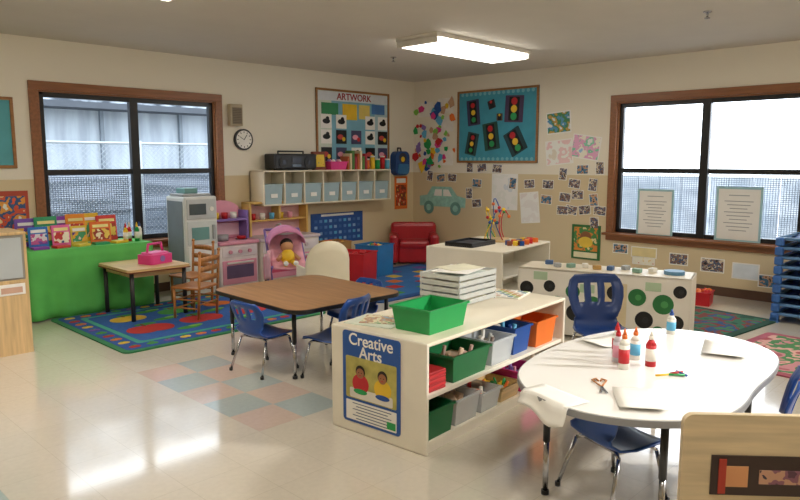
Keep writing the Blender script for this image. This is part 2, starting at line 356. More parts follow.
def putbin(name,p,sx,sy,h,m,fill=None,rz=0,tp=.86):
    b=B(); b.bin((0,0,0),sx,sy,h,m,tp)
    if fill:
        for k in range(fill[0]):
            x=random.uniform(-.36,.36)*sx; y=random.uniform(-.34,.34)*sy
            s=random.uniform(.25,.4)*h; c=random.choice(fill[1])
            if k%2: b.box((x*.8,y*.8,h*.5+random.uniform(-.1,.3)*h),(s*1.3,s,s*.8),c,(random.random(),random.random(),random.random()),bev=.003)
            else: b.cyl((x*.8,y*.8,h*.3),(x*.8+random.uniform(-.03,.03),y*.8+random.uniform(-.03,.03),h*1.05),s*.25,c)
        b.box((0,0,h*.3),(sx*.78,sy*.78,h*.5),fill[1][0])
    return b.done(name,at(p),AR+rz)
MIX=[RED,YEL,BLUE,GREEN,ORG,WHITE]; TANM=[M('#d0b498',.7),M('#e0d2c0',.7),M('#b8988a',.7)]
putbin('green_storage_bin',(-.46,-.13,AH),.35,.26,.135,GREEN,tp=.88)
z1=.3115; z0=.0615
putbin('green_storage_bin.001',(-.33,-.19,z1),.36,.27,.15,DGREEN,(6,TANM))
putbin('clear_storage_bin',(.01,-.19,z1),.24,.26,.15,CLEAR,(10,[M('#c8c8c4',.6),WHITE,M('#7a6a60',.6)]))
putbin('blue_storage_bin',(.27,-.17,z1),.2,.26,.17,BLUE,(5,[BLUE,SKYB,WHITE]))
putbin('orange_storage_bin',(.54,-.19,z1),.26,.26,.17,ORG)
b=B()
for i in range(7): b.box((0,0,.008+i*.015),(.15,.24,.014),M('#c52a2e',.5) if i%2 else M('#a81f24',.5),(0,0,.04*(i%3-1)),bev=.003)
b.done('construction_paper_stack',at((-.63,-.19,z1)),AR)
putbin('green_storage_bin.002',(-.61,-.19,z0),.22,.27,.16,DGREEN,tp=.9)
putbin('clear_storage_bin.001',(-.36,-.19,z0),.23,.27,.15,CLEAR,(14,TANM))
putbin('clear_storage_bin.002',(-.12,-.19,z0),.2,.27,.12,CLEAR,(12,[WHITE,RED,ORG]))
putbin('wooden_craft_tray',(.11,-.19,z0),.22,.26,.09,MAPLE,(16,[YEL,ORG,YEL,GREEN]))
putbin('purple_storage_bin',(.36,-.19,z0),.23,.26,.13,HPINK,(6,[PURP,PINK]))
putbin('white_storage_bin',(.61,-.19,z0),.21,.26,.13,WHITE,(4,TANM))
b=B(); TR=M('#dfe2de',.2,.03,alpha=.55,name='translucent_tray')
for i in range(5):
    z=.008+i*.04
    b.box((0,0,z),(.42,.31,.004),TR)
    for sy in(-1,1): b.box((0,sy*.155,z+.015),(.42,.004,.028),TR)
    for sx in(-1,1): b.box((sx*.21,0,z+.015),(.004,.31,.028),TR)
    for q in range(2): b.box((random.uniform(-.02,.02),random.uniform(-.015,.015),z+.005+q*.006),(.36,.26,.003),(PAPER,M('#e7dfc0',.7),M('#d8e0d8',.7))[(i+q)%3],(0,0,random.uniform(-.08,.08)))
for sx in(-1,1):
    for sy in(-1,1): b.cyl((sx*.205,sy*.15,0),(sx*.205,sy*.15,.2),.006,GRAY,seg=6)
b.box((0,0,.203),(.32,.25,.003),PAPER,(0,0,.2)); b.box((.05,.03,.207),(.26,.2,.003),M('#e8e4c8',.6),(0,0,-.25))
b.done('paper_tray_stack',at((.24,.17,AH)),AR)
b=B(); b.box((0,0,.004),(.26,.22,.008),WHITE,bev=.002)
for i in range(6):
    for j in range(5): b.box((-.1+i*.04,-.085+j*.042,.0095),(.03,.03,.004),[M('#b8c890',.6),M('#d8c0b0',.6),M('#8aa8b8',.6),M('#c8a060',.6),PAPER][(i*3+j*2)%5])
b.done('mosaic_tile_tray',at((.6,.0,AH)),AR+.2)
b=B(); b.box((0,0,.003),(.26,.3,.006),M('#dfe6d8',.6)); b.box((.02,0,.008),(.2,.2,.003),ART(['#8fba8a','#e8e0c0','#c8a080','#a0b8c8'],20),(0,0,.3)); 
b.done('finished_artwork',at((-.55,.17,AH)),AR+.2)
ang=math.atan2(.39,1.35); c2=(-2.54,-4.62); r2=-pi/2+ang
b=B(); L,W,h=1.41,.38,.58
b.box((0,-W/2+.01,h/2+.01),(L,.02,h-.02),M('#f1ece2',.5,.02),bev=.006)
for sx in(-1,1): b.box((sx*(L/2-.012),0,h/2),(.024,W,h),CREAM,bev=.008)
b.box((0,0,h-.011),(L-.004,W,.022),M('#eee2ca',.4,.03),bev=.006); b.box((0,.01,.3),(L-.05,W-.04,.02),CREAM); b.box((0,.01,.05),(L-.05,W-.04,.02),CREAM)
F2=Matrix(((1,0,0,0),(0,0,-1,-W/2),(0,1,0,0),(0,0,0,1)))
DG=M('#2d7a42',.6)
for (x,z,r,m) in ((-.62,.40,.06,BLACK),(-.55,.25,.07,DG),(-.42,.43,.05,BLACK),(-.35,.28,.07,DG),(-.22,.4,.06,DG),(-.2,.22,.07,BLACK),(-.05,.3,.075,DG),(.12,.42,.06,BLACK),(.3,.4,.07,DG),(.36,.22,.07,BLACK),(.5,.36,.08,DG),(.6,.22,.06,BLACK),(.62,.47,.05,BLACK),(-.48,.12,.05,BLACK),(.47,.13,.05,DG)):
    b.disc(x,z,r,.001,.004,m,Mx=F2)
    b.disc(x+.01,z,r*.35,.004,.006,M('#4fa05a',.6) if m is not BLACK else M('#2a2a2e',.6),Mx=F2)
for x,z in((-.1,.44),(.42,.5),(-.5,.52)): b.rrect(x-.06,x+.06,z-.04,z+.03,.005,.001,.003,M('#b8d0b0',.6),Mx=F2)
b.rrect(.0,.22,.12,.5,.003,.0005,.002,M('#e6d6b0',.6),Mx=F2); b.disc(.1,.26,.05,.002,.004,M('#b8a03a',.6),Mx=F2)
b.done('toy_shelf_with_artwork',(c2[0],c2[1],0),r2)
b=B() # low toys scattered on the toy shelf top
for i in range(9):
    x=-.5+i*.11; b.box((x,random.uniform(-.08,.08),.018),(.07,.05,.036),(M('#4a6a9a',.5),GRAY,M('#8ab0a0',.5),WHITE,M('#c8a060',.5))[i%5],(0,0,random.random()*3),bev=.006)
b.disc(.55,0,.08,0,.03,M('#5a8ab0',.5)); b.done('small_toy_pile',(c2[0],c2[1],.58),r2)
s3=shelf('manipulatives_shelf',(-1.75,-2.82),math.radians(9),1.2,.92,.58)
b=B(); b.rrect(-.25,.25,-.18,.18,.03,0,.02,BLACK); b.rrect(-.22,.22,-.15,.15,.02,.02,.026,M('#3a3c44',.5))
for y in(-.165,.165): b.box((0,y,.03),(.48,.018,.035),BLACK,bev=.004)
for x in(-.235,.235): b.box((x,0,.03),(.018,.34,.035),BLACK,bev=.004)
b.done('black_tray',(-2.0,-2.74,.58),.1)
b=B(); b.box((0,0,.012),(.34,.26,.024),MAPLE,bev=.006)
for k,(cc,ys,hh,ph) in enumerate(((RED,-.09,.34,0),(BLUE,0,.42,1.2),(YEL,.08,.3,2.2),(GREEN,.04,.24,.6))):
    P=[]
    for i in range(19):
        t=i/18; P.append((-.14+.28*t,ys+.05*math.sin(ph+t*9),.024+hh*math.sin(pi*t)*(1-.25*math.cos(t*12+ph))))
    b.tube(P,.006,cc,6)
    for i in(4,6,9,13): b.sph(P[i],.02,MIX[(i+k)%5],seg=10)
b.done('bead_maze',(-1.5,-2.72,.58),.5)
b=B()
for i in range(20): b.box((random.uniform(-.3,.25),random.uniform(-.08,.08),.025),(.06,.05,.05),(ORG,YEL,M('#8a4a3a',.5),BLUE,RED)[i%5],(0,0,random.random()),bev=.004)
b.done('toy_block_pile',(-1.5,-3.08,.58),.15)
# ------------------------------------------------------------------ tables
def rr(x0,x1,y0,y1,r,n=6):
    p=[]
    for cx,cy,a0 in ((x1-r,y1-r,0),(x0+r,y1-r,90),(x0+r,y0+r,180),(x1-r,y0+r,270)):
        for i in range(n+1):
            a=math.radians(a0+90*i/n); p.append((cx+r*math.cos(a),cy+r*math.sin(a)))
    return p
def off(p,d):
    cx=sum(x for x,y in p)/len(p); cy=sum(y for x,y in p)/len(p)
    o=[]
    for x,y in p:
        l=math.hypot(x-cx,y-cy); o.append((cx+(x-cx)*(1+d/l),cy+(y-cy)*(1+d/l)))
    return o
def table(name,c,rz,pts,h,top,edge,legs,leg):
    b=B(); b.prism(off(pts,-.006),h-.004,h,top); b.prism(pts,h-.03,h-.003,edge)
    b.prism(off(pts,-.1),h-.055,h-.03,GUN)
    for x,y in legs:
        b.cyl((x,y,.25),(x,y,h-.03),.016,leg); b.cyl((x,y,.015),(x,y,.25),.0125,CHROME if leg is BLACK else leg); b.cyl((x,y,0),(x,y,.02),.018,BLACK)
    return b.done(name,(c[0],c[1],0),rz)
WT=WOOD('#a57a52',.35,1,'walnut_laminate')
table('classroom_table',(-4.65,-3.24),-.03,rr(-.51,.51,-.57,.57,.12),.505,WT,BLACK,[(-.43,.38),(-.43,-.44),(.43,.38),(.43,-.44)],BLACK)
kp=[(-5.54,-5.92),(-5.46,-5.76),(-5.29,-5.62),(-5.0,-5.54),(-4.6,-5.52),(-4.25,-5.6),(-4.03,-5.78),(-3.95,-6.0),(-4.0,-6.24),(-4.16,-6.42),(-4.45,-6.49),(-4.8,-6.50),(-5.05,-6.54),(-5.25,-6.52),(-5.42,-6.40),(-5.53,-6.24),(-5.57,-6.08)]
for _ in range(2):
    q=[]
    for i in range(len(kp)):
        a=kp[i]; c=kp[(i+1)%len(kp)]; q+=[(a[0]*.75+c[0]*.25,a[1]*.75+c[1]*.25),(a[0]*.25+c[0]*.75,a[1]*.25+c[1]*.75)]
    kp=q
KC=(-4.75,-6.0); kl=[(x-KC[0],y-KC[1]) for x,y in kp]
table('craft_table',KC,0,kl,.54,M('#f4f2ee',.25,.01,name='white_laminate'),M('#8e8f92',.4),[(-.55,.2),(-.55,-.33),(.58,.2),(.45,-.33)],BLACK)
def obj_paper(name,c,rz,w,d,m=PAPER,curl=.012):
    b=B(); b.shell(lambda u,v:((u-.5)*w,(v-.5)*d,.004+curl*(abs(u-.5)*2)**3),8,4,.0012,m); return b.done(name,c,rz)
obj_paper('drawing_paper',(-5.3,-6.22,.541),.6,.24,.18)
obj_paper('drawing_paper.001',(-4.55,-5.70,.541),-.3,.26,.18)
obj_paper('drawing_paper.002',(-4.3,-6.2,.541),.3,.28,.2)
b=B()
def drape(u,v):
    y=(v-.5)*.26
    if u<.4: return (-.006-.02*(1-u/.4)**2-.01*math.sin(v*7),y,-.07*(1-u/.4)*(1+.3*math.sin(v*5)))
    return ((u-.4)*.2,y,.004)
b.shell(drape,12,8,.0012,PAPER); b.done('hanging_craft_paper',(-5.535,-5.93,.541),-.25)
def bottle(name,x,y,body,cap,h=.17,lab=WHITE,z=.54):
    b=B(); r=.024
    b.cyl((0,0,0),(0,0,h*.6),r,body,seg=16); b.cyl((0,0,h*.6),(0,0,h*.75),r,body,r*.45,seg=16); b.cyl((0,0,h*.75),(0,0,h*.85),r*.5,cap,seg=12); b.cyl((0,0,h*.85),(0,0,h),r*.4,cap,r*.12,seg=12)
    b.cyl((0,0,h*.15),(0,0,h*.5),r*1.03,lab,seg=16); return b.done(name,(x,y,z))
bottle('glue_bottle',-4.93,-5.97,WHITE,ORG,.19,RED); bottle('glue_bottle.001',-4.85,-5.9,M('#d8d0d8',.4),RED,.17,PINK); bottle('glue_bottle.002',-4.80,-6.04,RED,WHITE,.17,WHITE)
bottle('glue_bottle.003',-4.75,-5.94,WHITE,ORG,.16,SKYB); bottle('glue_bottle.004',-4.14,-5.86,WHITE,BLUE,.14,SKYB); bottle('glue_bottle.005',-4.72,-5.83,WHITE,RED,.16,RED)
b=B()
for i in range(4):
    x=random.uniform(-.08,.08);y=random.uniform(-.06,.06);a=random.random()*6
    b.cyl((x,y,.006),(x+.07*math.cos(a),y+.07*math.sin(a),.006),.005,MIX[i%6],seg=8)
b.done('crayons',(-4.86,-6.2,.541))
b=B()
for s in(-1,1):
    b.tube([(0,0,.004),(.06,s*.02,.004),(.09,s*.03,.004),(.11,s*.012,.004),(.08,s*.005,.004)],.004,M('#b87a40',.4),6); b.box((-.035,s*.006,.004),(.09,.01,.003),CHROME,(0,0,-s*.15))
b.done('childrens_scissors',(-5.25,-6.03,.541),.6)
# ------------------------------------------------------------------ chairs
def pchair(name,x,y,rz,hs=.31,sc=1,mat=None,bh=.3,z=0):
    mat=mat or NAVY; b=B()
    prof=[(.19,-.025),(.16,0),(.08,.0),(-.04,-.012),(-.12,-.008),(-.16,.02),(-.175,.07),(-.185,.12),(-.2,.12+bh*.35),(-.215,.12+bh*.62),(-.235,.12+bh*.85),(-.24,.12+bh)]
    wid=[.145,.175,.185,.18,.165,.145,.14,.165,.185,.187,.17,.135]
    n=len(prof)-1; sub=2; NV=n*sub
    def fn(u,v):
        t=v*n; k=min(int(t),n-1); f=t-k
        py=prof[k][0]*(1-f)+prof[k+1][0]*f; pz=prof[k][1]*(1-f)+prof[k+1][1]*f; w=wid[k]*(1-f)+wid[k+1]*f
        s=u*2-1; 
        if v>.5: py+= .035*s*s; 
        else: pz+= .014*s*s
        return (s*w*sc,py*sc,hs+pz*sc)
    def hole(i,j): return NV-7<=j<=NV-4 and i in(3,4,7,8,11,12)
    b.shell(fn,16,NV,.008,mat,hole)
    lw=.15*sc; ch=CHROME
    for s in(-1,1):
        b.tube([(s*lw*.7,.1*sc,hs-.012),(s*lw,.12*sc,hs-.03),(s*(lw+.03),.17*sc,0.01)],.009,ch); b.tube([(s*lw*.7,-.1*sc,hs-.015),(s*lw,-.12*sc,hs-.03),(s*(lw+.035),-.2*sc,0.01)],.009,ch)
        b.cyl((s*(lw+.03),.17*sc,0),(s*(lw+.03),.17*sc,.02),.013,BLACK); b.cyl((s*(lw+.035),-.2*sc,0),(s*(lw+.035),-.2*sc,.02),.013,BLACK)
        b.tube([(s*lw*.8,.1*sc,hs-.02),(s*lw*.8,-.1*sc,hs-.022)],.008,ch)
    b.tube([(-lw*.8,.1*sc,hs-.02),(lw*.8,.1*sc,hs-.02)],.008,ch); b.tube([(-lw*.8,-.1*sc,hs-.022),(lw*.8,-.1*sc,hs-.022)],.008,ch)
    return b.done(name,(x,y,z),rz)
CB=M('#1d4c9c',.3,.05,name='chair_blue')
pchair('child_chair',-5.10,-3.33,-pi/2+.1,.27,.9,CB,.16)
pchair('child_chair.001',-4.84,-3.80,.25,.28,.95,CB,.2)
pchair('child_chair.002',-4.22,-3.30,pi/2,.27,.9,CB,.16)
pchair('child_chair.003',-3.50,-5.13,math.radians(138),.30,1.1,NAVY,.22)
pchair('child_chair.004',-5.08,-6.02,-pi/2-.35,.27,.9,CB,.12)
pchair('child_chair.005',-4.64,-6.42,.25,.29,.95,CB,.19)
def wchair(name,x,y,rz):
    b=B(); hs=.29; m=OAK; w=.15
    for s in(-1,1):
        b.cyl((s*w,.13,0),(s*w,.13,hs),.013,m); b.cyl((s*w,-.13,0),(s*w*1.02,-.17,.62),.013,m); b.sph((s*w*1.02,-.171,.63),.017,m)
        for z in(.1,.18): b.cyl((s*w,.13,z),(s*w,-.14,z),.008,m)
    for z in(.09,.17): b.cyl((-w,.13,z),(w,.13,z),.008,m)
    b.cyl((-w,-.14,.14),(w,-.14,.14),.008,m)
    b.box((0,0,hs),(.34,.31,.02),WOOD('#b8763a',.4,1),bev=.006)
    for z in(.38,.47,.56):
        yy=-.135-.04*(z-.3)/.32
        b.shell(lambda u,v:((u-.5)*.3,yy-.02*math.sin(pi*u)-.006,z+(v-.5)*.045+ .008*math.sin(pi*u)*(v)),8,2,.01,m)
    return b.done(name,(x,y,.0175),rz)
wchair('wooden_ladderback_chair',-4.62,-1.48,.45)
wchair('wooden_ladderback_chair.001',-4.34,-.9,pi/2+.2)
b=B(); b.prism(rr(-.31,.31,-.34,.34,.03),.46,.485,MAPLE); b.prism(rr(-.315,.315,-.345,.345,.03),.452,.462,M('#7a3a20',.5))
b.box((0,0,.43),(.52,.58,.05),MAPLE)
for sx in(-1,1):
    for sy in(-1,1): b.cyl((sx*.26,sy*.29,0),(sx*.26,sy*.29,.452),.02,DARK)
b.done('childrens_wooden_table',(-4.89,-1.0,0.0175),0)
b=B(); b.rrect(-.14,.14,-.1,.1,.03,0,.09,HPINK); b.rrect(-.11,.11,-.075,.075,.02,.09,.11,M('#f070b0',.5)); b.tube([(-.1,0,.1),(-.08,0,.19),(.08,0,.19),(.1,0,.1)],.012,HPINK)
b.disc(0,.05,.03,-.104,-.1,PURP,Mx=Matrix(((1,0,0,0),(0,0,1,0),(0,1,0,0),(0,0,0,1)))); b.done('pink_toy_case',(-4.80,-1.05,.503),.3)
# ------------------------------------------------------------------ cloth covered table with books
CL=M('#5fbf5c',.75,.12,4,bump=.3,name='green_cloth')
b=B()
b.box((0,0,.65),(1.2,.54,.02),CL,bev=.01)
def skirt(u,v):
    d=u*2.28
    if d<.54: x,y,nx,ny=-.6,.27-d,-1,0
    elif d<1.74: x,y,nx,ny=-.6+(d-.54),-.27,0,-1
    else: x,y,nx,ny=.6,-.27+(d-1.74),1,0
    k=(.02*math.sin(d*24)+.014*math.sin(d*13+1))*(1-v)+.016*(1-v)
    return (x+nx*(k+.004),y+ny*(k+.004),.012+v*.64)
b.shell(skirt,110,8,.004,CL); b.done('cloth_covered_table',(-5.2,-.32,0))
b=B()
bc=['#7a4fb4','#2f9f6a','#8a3fb0','#f0962a','#e8c02a','#d43a34','#2a7ad0','#e86aaa','#e8d04a','#e8742a']
i=0
CA=[['#5a3a9a','#e8b03a','#3a9a6a','#e8e0d0'],['#d8742a','#f0d060','#a83a2a','#f4e8c8'],['#3a7ac0','#e8e0e8','#c85a9a','#7a4ab0'],['#e8c03a','#c83a3a','#f4f0d8','#3a6a9a']]
for row in (0,1):
    x=-.57+row*.06
    while x<.27:
        w=random.uniform(.15,.22); hh=random.uniform(.26,.32) if row==0 else random.uniform(.16,.22); y=.12-.04*(i%2)-row*.17
        b.box((x+w/2,y,hh/2+.004),(w,.016,hh),M(bc[i%10],.4),(-.12,0,random.uniform(-.08,.08)),bev=.002)
        b.box((x+w/2,y-.016,hh*.42+.004),(w*.82,.004,hh*.5),ART(CA[i%4],12,.4,'book_cover',i%6),(-.12,0,0))
        b.box((x+w/2,y-.002,hh*.82),(w*.75,.012,.03),M('#f8eca0',.5) if i%2 else M('#f4f4f4',.5),(-.12,0,0))
        x+=w*(.78 if row==0 else 1.1); i+=1
for k in range(5): b.box((-.45+k*.19,-.17,.012),(.14,.1,.024),M(bc[(k*3+2)%10],.4),(0,0,.2*(k%3)),bev=.003)
b.done('picture_book_display',(-5.2,-.3,.661))
for k,(x,c1,c2) in enumerate(((-4.82,YEL,RED),(-4.76,RED,WHITE),(-4.70,GREEN,YEL),(-4.65,WHITE,BLUE))):
    bottle('play_food_bottle' if k==0 else 'play_food_bottle.%03d'%k,x,-.46+.05*(k%2),c1,c2,.2,WHITE,.661)
# ------------------------------------------------------------------ left cabinet
b=B(); MP=WOOD('#cfae7c',.45,2,'birch_ply')
b.b2(-.9,0,0,.4,0,.04,MP); b.b2(-.022,0,0,.4,.04,.93,MP,.005); b.b2(-.9,-.878,0,.4,.04,.93,MP,.005); b.b2(-.9,0,-.005,.405,.93,.955,MP,.006)
b.b2(-.878,-.022,.38,.4,.04,.93,MP); b.b2(-.88,-.02,.0,.02,.04,.44,MP); b.b2(-.88,-.02,.0,.4,.44,.465,MP); b.b2(-.88,-.02,.0,.4,.56,.585,MP)
b.b2(-.86,-.022,.002,.02,.585,.93,M('#8f8a80',.5)); b.b2(-.84,-.04,-.006,.004,.60,.91,M('#b4babc',.3,.06,3,name='grey_screen'))
b.b2(-.6,-.03,-.004,.002,.47,.555,M('#ece8e2',.6)); b.b2(-.2,-.05,-.006,-.003,.485,.53,M('#c8a08a',.6)); b.b2(-.88,-.02,.002,.02,.465,.56,MP)
b.done('wooden_play_cabinet',(-6.12,-1.64,0))
# ------------------------------------------------------------------ play kitchen
FW=M('#e2e4e1',.4,.03); FG=M('#7d8588',.4)
b=B(); b.box((0,0,.55),(.40,.42,1.1),FW,bev=.02)
b.b2(-.18,.18,-.225,-.208,.06,.55,M('#eceeea',.4),.01); b.b2(-.18,.18,-.225,-.208,.57,.83,M('#d6dcda',.4),.01); b.b2(-.18,.18,-.225,-.208,.85,1.07,M('#c8cccc',.4),.01)
b.b2(-.13,.08,-.232,-.224,.62,.76,M('#6f9f9c',.3)); b.b2(.12,.15,-.25,-.222,.62,.78,GRAY,.006); b.b2(.12,.15,-.25,-.222,.3,.5,GRAY,.006); b.b2(-.15,.05,-.232,-.224,.9,1.02,M('#4a5558',.4))
b.disc(.12,.96,.025,.224,.235,WHITE,Mx=Matrix(((1,0,0,0),(0,0,-1,0),(0,1,0,0),(0,0,0,1))))
b.b2(-.206,-.198,-.17,.17,.1,1.05,FG)
b.box((-.02,-.02,1.115),(.34,.3,.03),GRAY,bev=.008); b.box((-.05,0,1.16),(.16,.2,.06),M('#6d9a96',.5),bev=.01)
b.done('play_refrigerator',(-3.98,-.30,0),0)
def cab(name,x,w,mats,ex=None):
    b=B(); b.b2(-w/2,w/2,-.2,.2,0,.52,mats[0],.015); b.b2(-w/2-.01,w/2+.01,-.22,.2,.52,.56,mats[1],.012)
    b.b2(-w/2+.03,w/2-.03,-.215,-.198,.06,.34,mats[2],.01); b.b2(-w/2+.08,w/2-.08,-.222,-.212,.13,.28,mats[3]); b.b2(-w/2+.08,w/2-.08,-.235,-.213,.3,.32,WHITE,.005)
    b.b2(-w/2+.03,w/2-.03,-.212,-.198,.38,.5,mats[4],.006)
    for i in range(3): b.cyl((-w/4+i*w/4,-.235,.44),(-w/4+i*w/4,-.21,.44),.022,mats[1])
    if ex: ex(b,w)
    return b.done(name,(x,-.28,0))
def stove_top(b,w):
    for sx in(-1,1): b.disc(sx*w/4,-.05,.07,.56,.567,BLACK)
    b.b2(-w/2,w/2,.16,.2,.56,.86,PINK,.015)
    b.prism([(w/2*math.cos(a),.86+.16*math.sin(a)) for a in [pi*i/12 for i in range(13)]],.16,.2,PINK,Mx=Matrix(((1,0,0,0),(0,0,1,0),(0,1,0,0),(0,0,0,1))))
    for s in(-1,1): b.b2(s*(w/2-.015)-.015,s*(w/2-.015)+.015,-.02,.2,.56,.9,PURP,.006)
    b.b2(-w/2,w/2,-.02,.2,.78,.805,PURP,.006); b.b2(-w/2+.04,w/2-.04,.14,.16,.6,.75,M('#f0c8d4',.5))
    b.cyl((-w/4,-.05,.567),(-w/4,-.05,.63),.07,GRAY,.075); b.cyl((w/4,-.05,.567),(w/4,-.05,.6),.05,RED,.055)
    for i,m in enumerate((YEL,RED,WHITE)): b.cyl((-.13+i*.12,.08,.805),(-.13+i*.12,.08,.88),.035,m,.04)
def sink_top(b,w):
    b.rrect(-.13,.13,-.13,.05,.04,.56,.565,GRAY); b.tube([(0,.1,.56),(0,.1,.68),(0,.02,.7),(0,.0,.66)],.01,LGRAY)
    YW=M('#d8b060',.5)
    for sx in(-1,1): b.b2(sx*(w/2-.015)-.015,sx*(w/2-.015)+.015,.02,.2,.56,.98,YW,.005)
    b.b2(-.015,.015,.02,.2,.76,.96,YW,.005)
    b.b2(-w/2,w/2,.02,.2,.96,.985,YW,.005); b.b2(-w/2,w/2,.04,.2,.74,.76,YW,.005); b.b2(-w/2+.03,w/2-.03,.185,.195,.56,.96,M('#e7b9bd',.5))
    for i,m in enumerate((RED,WHITE,SKYB,YEL,PINK)): b.cyl((-w/2+.1+i*.14,.1,.76),(-w/2+.1+i*.14,.1,.84),.03,m,.035)
PW=M('#eee4e2',.45)
cab('play_stove',-3.49,.52,[PW,PINK,PINK,M('#6b5a78',.3),M('#f0e6e8',.5)],stove_top)
cab('play_sink',-2.74,.9,[M('#e6dccc',.45),M('#d8c8cc',.45),PINK,M('#d85a78',.3),PW],sink_top)
# doll stroller: sling seat, folded hood, frame, wheels, plush doll and blanket
b=B(); FAB=M('#e6a6b4',.8,.15,12,bump=.2)
b.shell(lambda u,v:((u-.5)*.34,-.18+.36*v,.27+.3*v*v+.03*abs(u-.5)),8,10,.015,FAB)
b.shell(lambda u,v:(.18*math.cos(pi*u),.2-.22*math.sin(v*pi*.55),.5+.18*math.sin(pi*u)*math.cos((v-.3)*1.2)+.0),14,8,.01,M('#d98fb8',.8,.1))
for s in(-1,1):
    b.tube([(s*.18,-.22,.06),(s*.18,.1,.42),(s*.18,.3,.62)],.012,PURP); b.tube([(s*.18,.22,.06),(s*.18,-.16,.3)],.012,PURP)
    for y in(-.22,.22): b.cyl((s*.165,y,.055),(s*.195,y,.055),.055,DARK,seg=20); b.cyl((s*.16,y,.055),(s*.2,y,.055),.02,PINK)
b.tube([(-.18,.3,.62),(.18,.3,.62)],.014,PURP); b.tube([(-.18,-.22,.06),(.18,-.22,.06)],.008,PURP); b.tube([(-.18,.22,.06),(.18,.22,.06)],.008,PURP)
DS=M('#c8946a',.6); b.sph((0,.02,.47),.065,DS); b.sph((0,.04,.49),.066,HR); b.sph((0,-.02,.37),.075,YEL,(1,.8,1.1))
for s in(-1,1): b.tube([(s*.06,-.02,.4),(s*.11,-.07,.35)],.02,DS); b.tube([(s*.035,-.07,.33),(s*.05,-.18,.32)],.025,YEL); b.sph((s*.05,-.19,.33),.025,WHITE)
b.shell(lambda u,v:(-.19-.02*math.sin(u*9)-.004,-.14+u*.26,.16+v*.26+.03*math.sin(u*5)),12,6,.008,M('#f0b8c4',.85,.1))
b.done('doll_stroller',(-3.27,-1.12,0.0),-.45,scale=1.12)
b=B(); CP=M('#ece2c8',.4,.03)
def back(u,v):
    a=pi*(u); w=.23
    return (-w*math.cos(a)*1.0, -.13-.06*math.sin(a), .05+v*(.33+.3*math.sin(a)**.6))
b.shell(back,20,6,.025,CP); b.rrect(-.2,.2,-.12,.2,.05,.26,.3,CP); b.b2(-.2,.2,.13,.16,0.0,.27,CP)
for s in(-1,1): b.b2(s*.22-.015,s*.22+.015,-.14,.2,0,.4,CP,.01)
b.done('toddler_armchair',(-3.34,-1.84,0),math.radians(-20))
def cube(name,x,y,rz,m,fill,sz=(.4,.4,.4),zz=.0155):
    b=B(); b.bin((0,0,0),*sz,m,.96,.02)
    for i in range(10): b.box((random.uniform(-.12,.12)*sz[0]/.4,random.uniform(-.12,.12)*sz[1]/.4,sz[2]*.9),(.1*sz[0]/.4,.07*sz[0]/.4,.06),fill[i%len(fill)],(random.random(),random.random(),random.random()),bev=.01)
    b.box((0,0,sz[2]*.4),(sz[0]*.88,sz[1]*.88,sz[2]*.7),m)
    return b.done(name,(x,y,zz),rz)
cube('red_toy_crate',-2.45,-1.35,.4,RED,[RED,M('#a81f24',.5)]); cube('blue_toy_crate',-1.75,-.95,.2,M('#2a7ab8',.4),MIX,(.36,.36,.4))
cube('toy_basket',-1.95,-.35,.0,M('#b88a50',.7),[ORG,M('#8a5a30',.7),YEL],(.4,.3,.42),0)
b=B(); RV=M('#b3242c',.35,.1,5,name='red_vinyl')
b.box((0,.02,.17),(.5,.46,.3),RV,bev=.04); b.box((0,-.02,.3),(.46,.44,.12),RV,bev=.04)
b.box((0,.24,.33),(.72,.16,.56),RV,bev=.06)
for s in(-1,1): b.box((s*.31,.0,.24),(.14,.56,.44),RV,bev=.05)
for s in(-1,1):
    for y in(-.22,.25): b.cyl((s*.3,y,-.0),(s*.3,y,.04),.02,DARK)
b.done('red_vinyl_armchair',(-.56,-.54,0),math.radians(-45),scale=.95)
# ------------------------------------------------------------------ cots stack
b=B(); CBL=M('#3a6ab0',.5,.08); CFR=M('#6f9ac8',.4)
for i in range(9):
    z=.03+i*.088
    b.shell(lambda u,v:((u-.5)*.56,(v-.5)*1.2,z+.05-.02*math.sin(pi*u)),6,4,.005,CBL)
    for sy in(-1,1): b.tube([(-.28,sy*.6,z+.05),(.28,sy*.6,z+.05)],.018,CFR,8); b.box((0,sy*.62,z+.03),(.56,.04,.05),CBL,bev=.015)
    for sx in(-1,1):
        b.tube([(sx*.28,-.6,z+.05),(sx*.28,.6,z+.05)],.015,CFR,8)
        for sy in(-1,1): b.box((sx*.28,sy*.6,z+.02),(.06,.07,.08),CBL,bev=.015)
for sx in(-1,1):
    for sy in(-1,1): b.box((sx*.28,sy*.6,.02),(.06,.07,.04),CBL)
b.done('stacked_nap_cots',(-.66,-6.12,0),.0)
# ------------------------------------------------------------------ front right divider
fd=(Vector((.6984,-.7157,0))+Vector((-.7157,-.6984,0))*.06).normalized()
mxc=Matrix(((fd.x,-fd.y,0,-6.01),(fd.y,fd.x,0,-6.67),(0,0,1,0),(0,0,0,1)))
b=B(); CT=WOOD('#d8c4a0',.45,0,'tan_laminate')
b.prism(rr(0,.9,0,.785,.03),0,.02,CT,Mx=Matrix(((1,0,0,0),(0,0,1,0),(0,1,0,.02),(0,0,0,1))))
b.b2(.04,.86,.02,.04,.62,.74,CT,.006); b.b2(.04,.86,.02,.04,.06,.16,CT,.006)
for x in(.08,.82): b.b2(x-.02,x+.02,-.16,.2,0,.03,CT,.008); b.b2(x-.02,x+.02,.02,.1,.03,.3,CT,.006)
b.b2(.08,.5,-.004,.0,.575,.69,M('#3a2a26',.4)); b.b2(.11,.18,-.006,-.004,.60,.66,M('#d89a6a',.5)); b.b2(.21,.47,-.006,-.004,.61,.65,ART(['#5a3a4a','#8a5a6a','#c89a80','#3a3040'],25)); b.b2(.10,.12,-.007,-.003,.58,.68,M('#b03a2a',.5))
